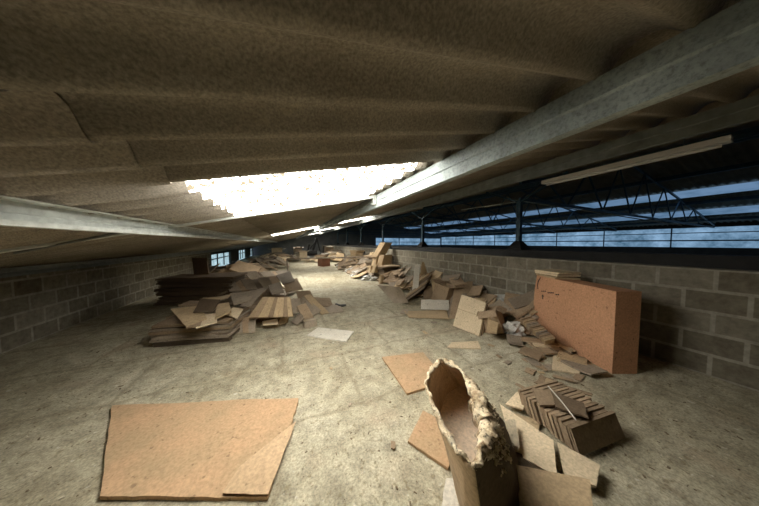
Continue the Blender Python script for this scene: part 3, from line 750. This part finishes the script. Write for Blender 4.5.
# --- fanned row of grey sheets (two rows) behind
def fan(n, xs, ybot, ytop, dt0, mat, where, group, lean=-3, wpx=9, noun='folded grey carton'):
    for i in range(n):
        s = i/(n-1); x = xs[0]+(xs[1]-xs[0])*s; yb = ybot[0]+(ybot[1]-ybot[0])*s; yt = ytop[0]+(ytop[1]-ytop[0])*s
        zb = 0.0 if len(ybot) < 3 else ybot[2]
        p0 = G(x, yb, zb+.02); p1 = G(x+wpx, yb-.5, zb+.02); tt = (p0-EYE).dot(CF)
        j = R.uniform(-1.3, 1.3); dt = dt0+(.07 if i % 2 else -.07)
        sheet('folded_carton', [p0, p1, T(x+wpx+lean, yt+j, tt+dt), T(x+lean, yt+.8+j, tt+dt)], .045, ['grey_card', 'brown_card', 'grey_card', 'dark_card'][i % 4 if i % 8 < 6 else 0], '%s %s from the left %s' % (ordn(i), noun, where), 'carton', group, warp=.02, plies=2, nx=4, ny=5)
# base mass under the rows
heap('cardboard_sheet', mound((G(258, 298).x, G(258, 298).y), .75, .7, .22, 18, 0, .4), GR, 'in the low heap supporting the grey slumped cartons', 'sheets in the left middle heap', (.45, .7), (.02, .05))
fan(6, (230, 272), (291, 288, .28), (281, 276), .40, GR, 'in the front row on the left heap', 'front row of slumped cartons', -6, 11)
fan(7, (236, 282), (283, 279, .30), (272, 270), .45, GR, 'in the back row on the left heap', 'back row of slumped cartons', -7, 12)
for i, (pts, mt, lb) in enumerate([
    ([(276, 275, .62), (290, 271, .64), (295, 281, .50), (283, 284, .48)], 'grey_card', 'grey cardboard square leaning at the top right of the left middle heap'),
    ([(283, 281, .50), (297, 278, .50), (303, 289, .34), (286, 292, .32)], 'brown_card', 'brown cardboard square leaning on the right end of the left middle heap'),
    ([(268, 285, .50), (280, 282, .52), (284, 292, .40), (272, 295, .38)], 'grey_card', 'grey cardboard flap in the middle of the left middle heap'),
]):
    sheet('cardboard_sheet', px(*pts), .02, mt, lb, 'cardboard', warp=.015, plies=2, jag=.02)
# --- the pale fan of folded cartons
for i in range(9):
    s = i/8; xb = 250+40*s; xt = 264+24*s
    p0, p1 = G(xb-1.8, 317.5-s*1.0, .24), G(xb+2.8, 317.6-s*1.2, .24); q0, q1 = G(xt-1.1, 297+s*.5, .50), G(xt+1.9, 297+s*.5, .50)
    sheet('folded_carton', [p0, p1, q1, q0], .045, ['tan_card', 'brown_card', 'tan_card'][i % 3], '%s folded tan carton from the left in the slanting fan beside the aisle' % ordn(i), 'carton', 'fanned tan cartons left of the aisle', warp=.01, plies=2, nx=3, ny=8, jag=.0)
g = G(268, 322); stack('flattened_carton', (g.x-.05, g.y+.28), .75, .5, hd+.05, 4, .05, ['dark_card', 'brown_card'], 'in the low pile under the fanned tan cartons', 'flattened cartons under the fan', jit=.06, hj=.1)
sheet('cardboard_sheet', px((262, 321, .10), (277, 318.5, .13), (278, 323.5, .11), (263, 325, .09)), .012, 'pale_card', 'bright pale cardboard flap sticking out under the fanned tan cartons', 'cardboard', warp=.01)
sheet('cardboard_sheet', px((276, 326, .02), (287, 322, .10), (291, 309, .22), (284, 312, .22)), .015, 'tan_card', 'tan cardboard piece propped at the right end of the fanned cartons', 'cardboard', warp=.02)
# --- loose leaning pieces at right of the left heap
for i, (pts, mt, lb) in enumerate([
    ([(293, 302, .22), (304, 296, .34), (322, 311, .10), (312, 316, .03)], 'grey_card', 'long grey cardboard sheet sliding down the right side of the left heap'),
    ([(304, 296, .35), (310, 294, .36), (329, 313, .04), (322, 315, .03)], 'tan_card', 'narrow tan cardboard strip at the right foot of the left heap'),
    ([(310, 297, .22), (330, 298, .10), (333, 305, .04), (318, 307, .08)], 'brown_card', 'brown crumpled cardboard sheet reaching toward the aisle from the left heap'),
    ([(318, 304, .04), (340, 305, .03), (344, 311, .02), (326, 313, .02)], 'grey_card', 'thin grey sheet lying flat where the left heap meets the aisle'),
    ([(289, 299, .30), (300, 298, .30), (303, 311, .16), (291, 313, .14)], 'grey_card', 'grey cardboard sheet between the fan and the long sliding sheet'),
    ([(297, 306, .26), (306, 303, .28), (314, 318, .08), (304, 320, .06)], 'brown_card', 'brown cardboard sheet in front of the long grey sliding sheet'),
    ([(291, 322, .02), (302, 314, .14), (304, 318, .12), (297, 325, .02)], 'grey_card', 'small grey cardboard wedge left of the little closed carton'),
    ([(296, 292, .36), (310, 290, .36), (314, 297, .26), (299, 300, .26)], 'brown_card', 'dull brown cardboard sheet on the right shoulder of the left heap'),
]):
    sheet('cardboard_sheet', px(*pts), .016, mt, lb, 'cardboard', warp=.03, jag=.04)
g = G(310, 326); carton('small_carton', g, .19, .13, .10, .15, 'grey_card', 'little closed grey-brown carton on the floor at the foot of the left heap', open_top=False)
crumple('paper_bundle', G(304, 321), (.10, .09, .09), 'grey_card', 'crumpled grey paper bundle behind the little closed carton', 'paper', seed=6)
tag(MB().tube([G(336, 304.5, .02), G(340, 306, .02), (G(346, 305, .03))], [.03, .035, .02], 7).build('black_strap', 'black_metal'), 'short black strap lying in the aisle beyond the left heap', 'strap')

# ---------------------------------------------------------------- right side: heaps along the block wall
# big curved sheets + layered stack around x 380-430
sheet('cardboard_sheet', px((380, 285, .30), (402, 287, .42), (410, 303, .05), (395, 303, .02)), .015, 'grey_card', 'large curved grey cardboard sheet sagging to the floor left of the layered sheets', 'cardboard', warp=.05, curl=.06, nx=12, ny=10)
for i in range(8):
    yy = 302.5-i*2.4; xx = 402+i*1.6
    a0 = G(xx, yy, .03+.035*i); b0_ = G(xx+5, yy+.5, .03+.035*i); t0 = (a0-EYE).dot(CF)
    c = [a0, T(xx+22-i*.6, yy-16+i*.5, t0+.25), T(xx+26-i*.6, yy-18+i*.4, t0+.75), T(xx+3, yy-5, t0+.6)]
    sheet('cardboard_sheet', c, .03, ['grey_card', 'dark_card', 'brown_card', 'tan_card'][i % 4], '%s sheet from the bottom in the slanting layered pile below the second post' % ordn(i), 'cardboard', 'slanting layered sheets', warp=.012, jag=.02)
p0, p1 = G(412, 293, .15), G(418, 293, .15); tt = (p0-EYE).dot(CF)
sheet('cardboard_sheet', [p0, p1, T(420, 264, tt+.1), T(415, 264, tt+.1)], .02, 'white_card', 'narrow whitish board standing upright in the heap below the second post', 'board')
sheet('cardboard_sheet', [T(419, 284, 5.9), T(431, 284, 5.9), T(424, 262, 6.1), T(422, 262, 6.1)], .02, 'tan_card', 'tan triangular cardboard peak next to the narrow whitish board', 'cardboard', warp=.02)
# white strip board on the floor
p0, p1 = G(421, 309, .02), G(449, 310, .02); tt = (p0-EYE).dot(CF)
sheet('white_board', [p0, p1, T(449, 300, tt+.10), T(421, 299.5, tt+.10)], .02, 'white_card', 'long low white board propped on edge in front of the wall heap', 'board', warp=.004)
sheet('cardboard_sheet', fq((404, 311), (446, 310), (449, 318.5), (409, 317), z=.03), .014, 'tan_card', 'tan cardboard sheet flat on the floor below the long white board', 'cardboard', warp=.012)
sheet('cardboard_sheet', fq((402, 309), (409, 309), (407, 314), (400, 313), z=.03), .014, 'grey_card', 'small grey scrap left of the flat tan sheet', 'cardboard', warp=.012)
# cartons behind
carton('brown_carton', G(446, 304)+Vector((0, .1, 0)), .42, .36, .42, .25, 'brown_card', 'large slumped brown carton above the long white board', tilt=.22, tdir=.8, flapang=1.3)
p0 = T(433, 298, 4.9)
sheet('cardboard_sheet', [T(434, 298, 4.9), T(443, 297, 4.9), T(441, 277, 5.1), T(431, 279, 5.1)], .02, 'tan_card', 'bright tan upright panel at left of the large slumped brown carton', 'cardboard', warp=.02)
# leaning panels between white board and cream box
for i, (x0, x1, yb, yt, dx, t0, mt) in enumerate(((447, 462, 316, 293, 5, 4.35, 'grey_card'), (456, 470, 318, 288, -3, 4.6, 'brown_card'), (463, 480, 316, 280, 3, 4.9, 'brown_card'), (474, 488, 316, 281, -4, 4.9, 'grey_card'), (480, 498, 316, 287, 4, 4.6, 'grey_card'))):
    sheet('cardboard_board', [G(x0, yb, .01), G(x1, yb, .01), T(x1+dx, yt, t0), T(x0+dx, yt+2, t0)], .02, mt, '%s cardboard panel from the left leaning behind the cream box' % ordn(i), 'cardboard', 'panels leaning behind the cream box', warp=.04, jag=.03)
def wallheap(qa, qb, h, n, depth, where, group, mats=BR, size=(.24, .46), tl=.5):
    n = int(n*1.5)
    sp = []
    for k in range(n):
        u = R.random(); v = R.random()**.8; q = qa+(qb-qa)*(k+R.random())/n
        sp.append((Vector((P_W-.28-depth*v, q, h*(1-v)*R.uniform(.6, 1.05)+.05)), tl*R.uniform(.3, 1.4)+.1, math.pi/2+R.uniform(-.7, .7)+math.pi))
    heap('cardboard_sheet', sp, mats, where, group, size, (.012, .035))
wallheap(3.5, 5.2, .5, 20, .55, 'in the wall heap between cream box and slumped carton', 'wall heap near the cream box')
wallheap(5.2, 7.6, .62, 24, .7, 'in the wall heap beyond the slumped carton', 'wall heap beyond the slumped carton')
wallheap(1.9, 3.3, .42, 16, .40, 'in the wall heap between cream box and orange carton', 'wall heap beside the tall orange carton')
wallheap(7.6, 12.0, .7, 25, 1.0, 'in the wall heap behind the leaning bundles', 'far right wall heap', size=(.4, .8))
# slumped step-like row from the bag toward the right edge
for i in range(8):
    s = i/7; x = 520+s*22; y = 322+s*20; z = .26-.10*s
    p0, p1 = G(x, y, z), G(x+10, y-3.0, z+.03); q1, q0 = G(x+11, y-6.5, z+.11), G(x+.5, y-4, z+.09)
    sheet('folded_carton', [p0, p1, q1, q0], .05, ['brown_card', 'tan_card', 'grey_card'][i % 3], '%s folded carton from the top in the stepped row slumping below the orange carton' % ordn(i), 'carton', 'stepped row below the orange carton', warp=.01, plies=2, nx=4, ny=3)
for i in range(7):
    s = i/6; x = 527+s*28; y = 339+s*10
    a = .32+R.uniform(-.1, .1); cc = G(x+3, y, .03+.012*(i % 3))
    sheet('cardboard_strip', rect(cc+ZZ*.01, .42, .07, -.5-YAW+a, .05, 0), .016, R.choice(['tan_card', 'pale_card', 'brown_card']), '%s narrow cardboard strip from the left scattered on the floor below the orange carton' % ordn(i), 'cardboard', 'narrow strips below the orange carton', warp=.01, nx=6, ny=2)
heap('cardboard_sheet', [(G(x, y, .05), R.uniform(-.15, .15), R.random()*3) for x, y in ((515, 341), (531, 352), (545, 348), (560, 352), (572, 358), (583, 366), (536, 333), (527, 330))], BR, 'scattered at the foot of the orange carton', 'scattered sheets at the orange carton', (.15, .32), (.01, .02))
sheet('cardboard_strip', px((560, 345, .06), (572, 349, .06), (571, 353, .05), (551, 349, .05)), .012, 'pale_card', 'pale strip at the foot of the tall orange carton near the photo edge', 'cardboard')

# leaning boards (thick bundles) ~ x 365-397
def slab(xb, yb, xt, yt, tt, wl, wr, mt, label, group):
    b = T(xb, yb, tt); tp = T(xt, yt, tt+.12)
    lv = -RT*wl+FW*wl*.6; rv = RT*wr+FW*wr*.7
    ex = max((b+rv).x, (tp+rv).x)-(P_W-.04)
    if ex > 0: b = b-Vector((ex, 0, 0)); tp = tp-Vector((ex, 0, 0))
    t = empty('cardboard_bundle', b); tag(t, label, 'cardboard', group)
    n = 4
    for k in range(n):
        o0, o1 = lv*(k/n+.02), lv*((k+.86)/n)
        v = [q+o for q in (b, b+rv, tp+rv, tp) for o in (o0, o1)]
        mb = MB().add(v, [(0, 2, 4, 6), (7, 5, 3, 1), (0, 1, 3, 2), (2, 3, 5, 4), (4, 5, 7, 6), (6, 7, 1, 0)])
        mb.build('board', mt, t)
SL = [(370, 273, 371, 266, 7.6, .12, .10, 'tan_card'), (374, 273, 376, 265, 7.5, .12, .12, 'tan_card'), (375, 266, 378, 253.5, 8.0, .16, .12, 'tan_card'),
      (381, 268, 384, 255, 7.8, .17, .34, 'tan_card'), (388, 256.5, 396, 242.5, 8.2, .20, .30, 'tan_card'), (381, 284, 382, 275, 6.9, .08, .08, 'tan_card'), (396, 268, 398, 256, 8.2, .10, .16, 'grey_card')]
for i, a_ in enumerate(sorted(SL)):
    slab(*a_, '%s leaning bundle of boards from the left below the third post' % ordn(i), 'leaning bundles below the third post')
g = G(384, 281); stack('flattened_carton', (g.x+.35, g.y+.35), .8, .8, .3, 9, .06, ['dark_card', 'brown_card'], 'in the dark stack carrying the leaning bundles', 'stack under the leaning bundles', jit=.06, hj=.15)
g = G(393, 276); stack('flattened_carton', (g.x+.55, g.y+.35), .8, .8, .1, 12, .07, ['brown_card', 'dark_card', 'grey_card'], 'in the taller stack against the wall behind the bundles', 'taller stack behind the bundles', jit=.06, hj=.15)
# light sacks & debris
crumple('paper_sack', T(372, 262, 9.0)-ZZ*.2, (.16, .16, .42), 'tan_card', 'upright tan paper sack left of the leaning bundles', 'sack', seed=11, rough=.25)
carton('brown_carton', G(361, 268)+Vector((0, 0, .35)), .5, .45, .45, .3, 'tan_card', 'tan carton sitting on rubble below the third post', flapang=.6)
crumple('black_bag', G(361, 268)+Vector((0.05, 0, .80)), (.17, .15, .10), 'black_metal', 'black bag lying on the tan carton below the third post', 'bag', seed=13)
for i, (x, y, r_) in enumerate(((352, 272, .22), (360, 276, .25), (369, 280, .2), (378, 278, .2), (349, 267, .25), (357, 283-6, .15), (341, 266, .2))):
    crumple('plastic_wrapping', G(x, y), (r_*1.3, r_, r_*.55), 'plastic_film', '%s crumpled whitish plastic wrapping from the left in the rubble right of the aisle' % ordn([6, 3, 5, 2, 4, 1, 0].index(i)) if False else ['whitish plastic wrapping at the aisle edge below the far tan carton', 'large whitish plastic wrapping in the middle of the right rubble', 'whitish plastic wrapping in front of the leaning bundles', 'whitish plastic wrapping tucked against the leaning bundles', 'far whitish plastic wrapping behind the others in the right rubble', 'small whitish plastic wrapping nearest the aisle in the right rubble', 'farthest small plastic wrapping near the rusty box'][i], 'wrapping', 'plastic wrappings in the right rubble', seed=20+i, rough=.8)
g = G(357, 271); heap('cardboard_sheet', mound((g.x+.2, g.y+.6), .7, 1.6, .55, 22, 0, .6), BR+['pale_card'], 'in the rubble right of the far aisle', 'rubble right of the far aisle', (.3, .6), (.02, .05))

# ---------------------------------------------------------------- far end
g = G(324, 266); carton('rusty_box', g, .55, .5, .50, .3, 'rust_box', 'reddish brown closed box standing in the aisle at the far end', open_top=False)
# low rail across the aisle
t = empty('low_rail', (1, 9.2, 0)); tag(t, 'thin dark horizontal rail spanning the far aisle at knee height', 'rail')
ra, rb = T(287, 258.8, 9.3), T(392, 255.9, 9.3); rb = Vector((rb.x, ra.y, ra.z)) if False else rb
MB().tube([ra, ra.lerp(rb, .5)-ZZ*.01, rb], .035, 8).build('rail_bar', 'dark_timber', t)
for p in (ra.lerp(rb, .0), ra.lerp(rb, 1.0)): MB().box((p.x, p.y+.03, p.z/2), .07, .07, p.z).build('rail_post', 'dark_timber', t)
# dark machine
gm = G(314, 259.5); t = empty('machine', gm); tag(t, 'black spindly machine standing in the rubble at the far end of the aisle', 'machine')
def mm(a, b, c): return gm+Vector((a, b, c))
MB().box(mm(0, 0, .35), .9, .7, .7).build('base_block', 'dark_steel', t)
MB().bar(mm(-.1, 0, .7), mm(.25, 0, 1.75), .16, .16).build('mast', 'black_metal', t)
MB().bar(mm(-.5, 0, .6), mm(-.35, 0, 1.25), .12, .12).build('arm', 'black_metal', t)
MB().bar(mm(-.3, 0, .9), mm(.25, 0, 1.6), .07, .07).build('arm', 'black_metal', t)
MB().bar(mm(.5, 0, .6), mm(.25, 0, 1.7), .10, .10).build('arm', 'black_metal', t)
MB().bar(mm(.7, .0, .3), mm(.8, 0, 1.1), .09, .09).build('arm', 'black_metal', t)
MB().tube([mm(-.6, -.36, .55), mm(.2, -.36, .55)], .2, 12).build('roller', 'black_metal', t)
def far(x, y, a, b, h, n, where, group, mats=BR+['pale_card', 'white_card']):
    g = G(x, y); heap('cardboard_sheet', mound((g.x, g.y), a, b, h, n, 0, .5), mats, where, group, (.5, .9), (.03, .12))
far(304, 259.5, 1.0, .8, .75, 12, 'in the bright rubble left of the black machine', 'rubble left of the machine')
far(332, 261, 1.6, 1.0, .7, 18, 'in the rubble right of the black machine', 'rubble right of the machine')
far(345, 260.5, 1.5, 1.2, .9, 16, 'in the rubble farthest down the aisle', 'rubble far right')
far(276, 262, 1.6, 1.3, .7, 22, 'in the far left rubble beyond the middle heap', 'far left rubble', GR+['pale_card'])
far(262, 268, 1.2, 1.2, .55, 20, 'in the rubble just beyond the left middle heap', 'rubble beyond left middle heap', GR)
far(240, 275, 1.3, 1.0, .45, 16, 'in the dim heap below the small windows', 'dim heap below the windows', GR)
for i, (x, y, w, h, hd_) in enumerate(((303, 260.5, .55, .7, .1), (284, 261.5, .5, .55, .4), (298, 258.5, .6, .9, .2), (337, 259, .6, .7, .6), (277, 258.5, .8, .8, .1), (352, 258, .7, 1.0, .3))):
    carton('brown_carton', G(x, y), w, w*.8, h, hd_, ['pale_card', 'grey_card', 'grey_card', 'tan_card', 'pale_card', 'brown_card'][i], ['pale carton left of the black machine at the far end', 'grey carton at the left end of the low rail', 'tall grey carton behind the pale carton at the far end', 'tan carton right of the black machine', 'pale carton far left behind the low rail', 'tall brown carton far behind the right rubble'][i], open_top=(i % 2 == 0), flapang=1.2)

# ---------------------------------------------------------------- crumbs on the floor (uncountable)
mb = MB(); mp = MB(); rr = random.Random(3)
def chip(mbx, p, s):
    a = rr.random()*6.28; e = Vector((math.cos(a), math.sin(a), rr.uniform(-.1, .25)))*s; f_ = Vector((-math.sin(a), math.cos(a), 0))*s*rr.uniform(.25, .7)
    q = [p-e-f_, p+e-f_*.6, p+e*.8+f_, p-e*.9+f_*.8]; hgt = ZZ*(.002+s*.16)
    mbx.add(q+[x+hgt for x in q], [(3, 2, 1, 0), (4, 5, 6, 7), (0, 1, 5, 4), (1, 2, 6, 5), (2, 3, 7, 6), (3, 0, 4, 7)])
for k in range(5200):
    x = rr.uniform(-2.4, 3.6); y = rr.uniform(0.2, 9.5)
    if noise.noise(Vector((x, y, 0))*1.1) < -.25 and rr.random() < .7: continue
    s = .003+.009*rr.random()**2.5
    chip(mb if rr.random() < .8 else mp, Vector((x, y, .002)), s*(1.6 if rr.random() < .06 else 1))
nd = len(mb.f); mb.add(mp.v, mp.f)
o = mb.build('floor_debris', 'crumbs'); tag(o, 'dark and pale crumbs and flakes scattered all over the concrete floor', 'debris', kind='stuff')
o.data.materials.append(MATS['pale_crumbs'])
for k, p_ in enumerate(o.data.polygons): p_.material_index = 0 if k < nd else 1
LT = [(R.uniform(522, 580), R.uniform(348, 392)) for k in range(22)]
for i, (x, y) in enumerate(sorted(LT)):
    sheet('cardboard_scrap', rect(G(x, y, .012+.004*(i % 4)), R.uniform(.07, .2), R.uniform(.04, .12), R.random()*3), .006, R.choice(['tan_card', 'grey_card', 'brown_card', 'brown_card']), '%s cardboard scrap from the left in the litter between orange carton and folded row' % ordn(i), 'cardboard', 'litter at the right edge', warp=.015, nx=4, ny=3, jag=.12)
# a few larger countable scraps
SC = [(393, 445, .03), (350, 404, .02), (425, 332, .05), (456, 333, .03), (434, 322, .06), (491, 345, .04), (499, 356, .04), (508, 362, .05), (369, 300, .03), (331, 368, .02), (541, 372, .03), (520, 385, .04)]
for i, (x, y, s) in enumerate(sorted(SC)):
    sheet('cardboard_scrap', rect(G(x, y, .012), s*1.8, s, R.random()*3), .006, R.choice(['tan_card', 'grey_card', 'brown_card']), '%s small cardboard scrap from the left lying loose on the open floor' % ordn(i), 'cardboard', 'small scraps on the open floor', warp=.01, nx=3, ny=2, jag=.15)

for o in bpy.data.objects:
    if '_org' in o: del o['_org']

# ---------------------------------------------------------------- light, world, camera
w = bpy.data.worlds.new('World'); bpy.context.scene.world = w; w.use_nodes = True
bg = w.node_tree.nodes['Background']; bg.inputs[0].default_value = (0.55, 0.7, 1.0, 1); bg.inputs[1].default_value = 0.6
def area(name, loc, rot, sx, sy, e, col):
    l = bpy.data.lights.new(name, 'AREA'); l.shape = 'RECTANGLE'; l.size = sx; l.size_y = sy; l.energy = e; l.color = col
    o = bpy.data.objects.new(name, l); C.objects.link(o); o.location = loc; o.rotation_euler = rot; return o
cam = bpy.data.cameras.new('Camera'); co_ = bpy.data.objects.new('Camera', cam); C.objects.link(co_)
cam.sensor_fit = 'HORIZONTAL'; cam.sensor_width = 36; cam.lens = 36*F/759; cam.clip_start = 0.02; cam.clip_end = 200
co_.location = EYE; co_.rotation_euler = (math.pi/2-PITCH, 0, -YAW)
sc = bpy.context.scene; sc.camera = co_
sc.view_settings.view_transform = 'Standard'; sc.view_settings.look = 'None'; sc.view_settings.exposure = 0.72; sc.view_settings.gamma = 1.12
sc.cycles.use_denoising = True; sc.cycles.max_bounces = 8; sc.cycles.diffuse_bounces = 5
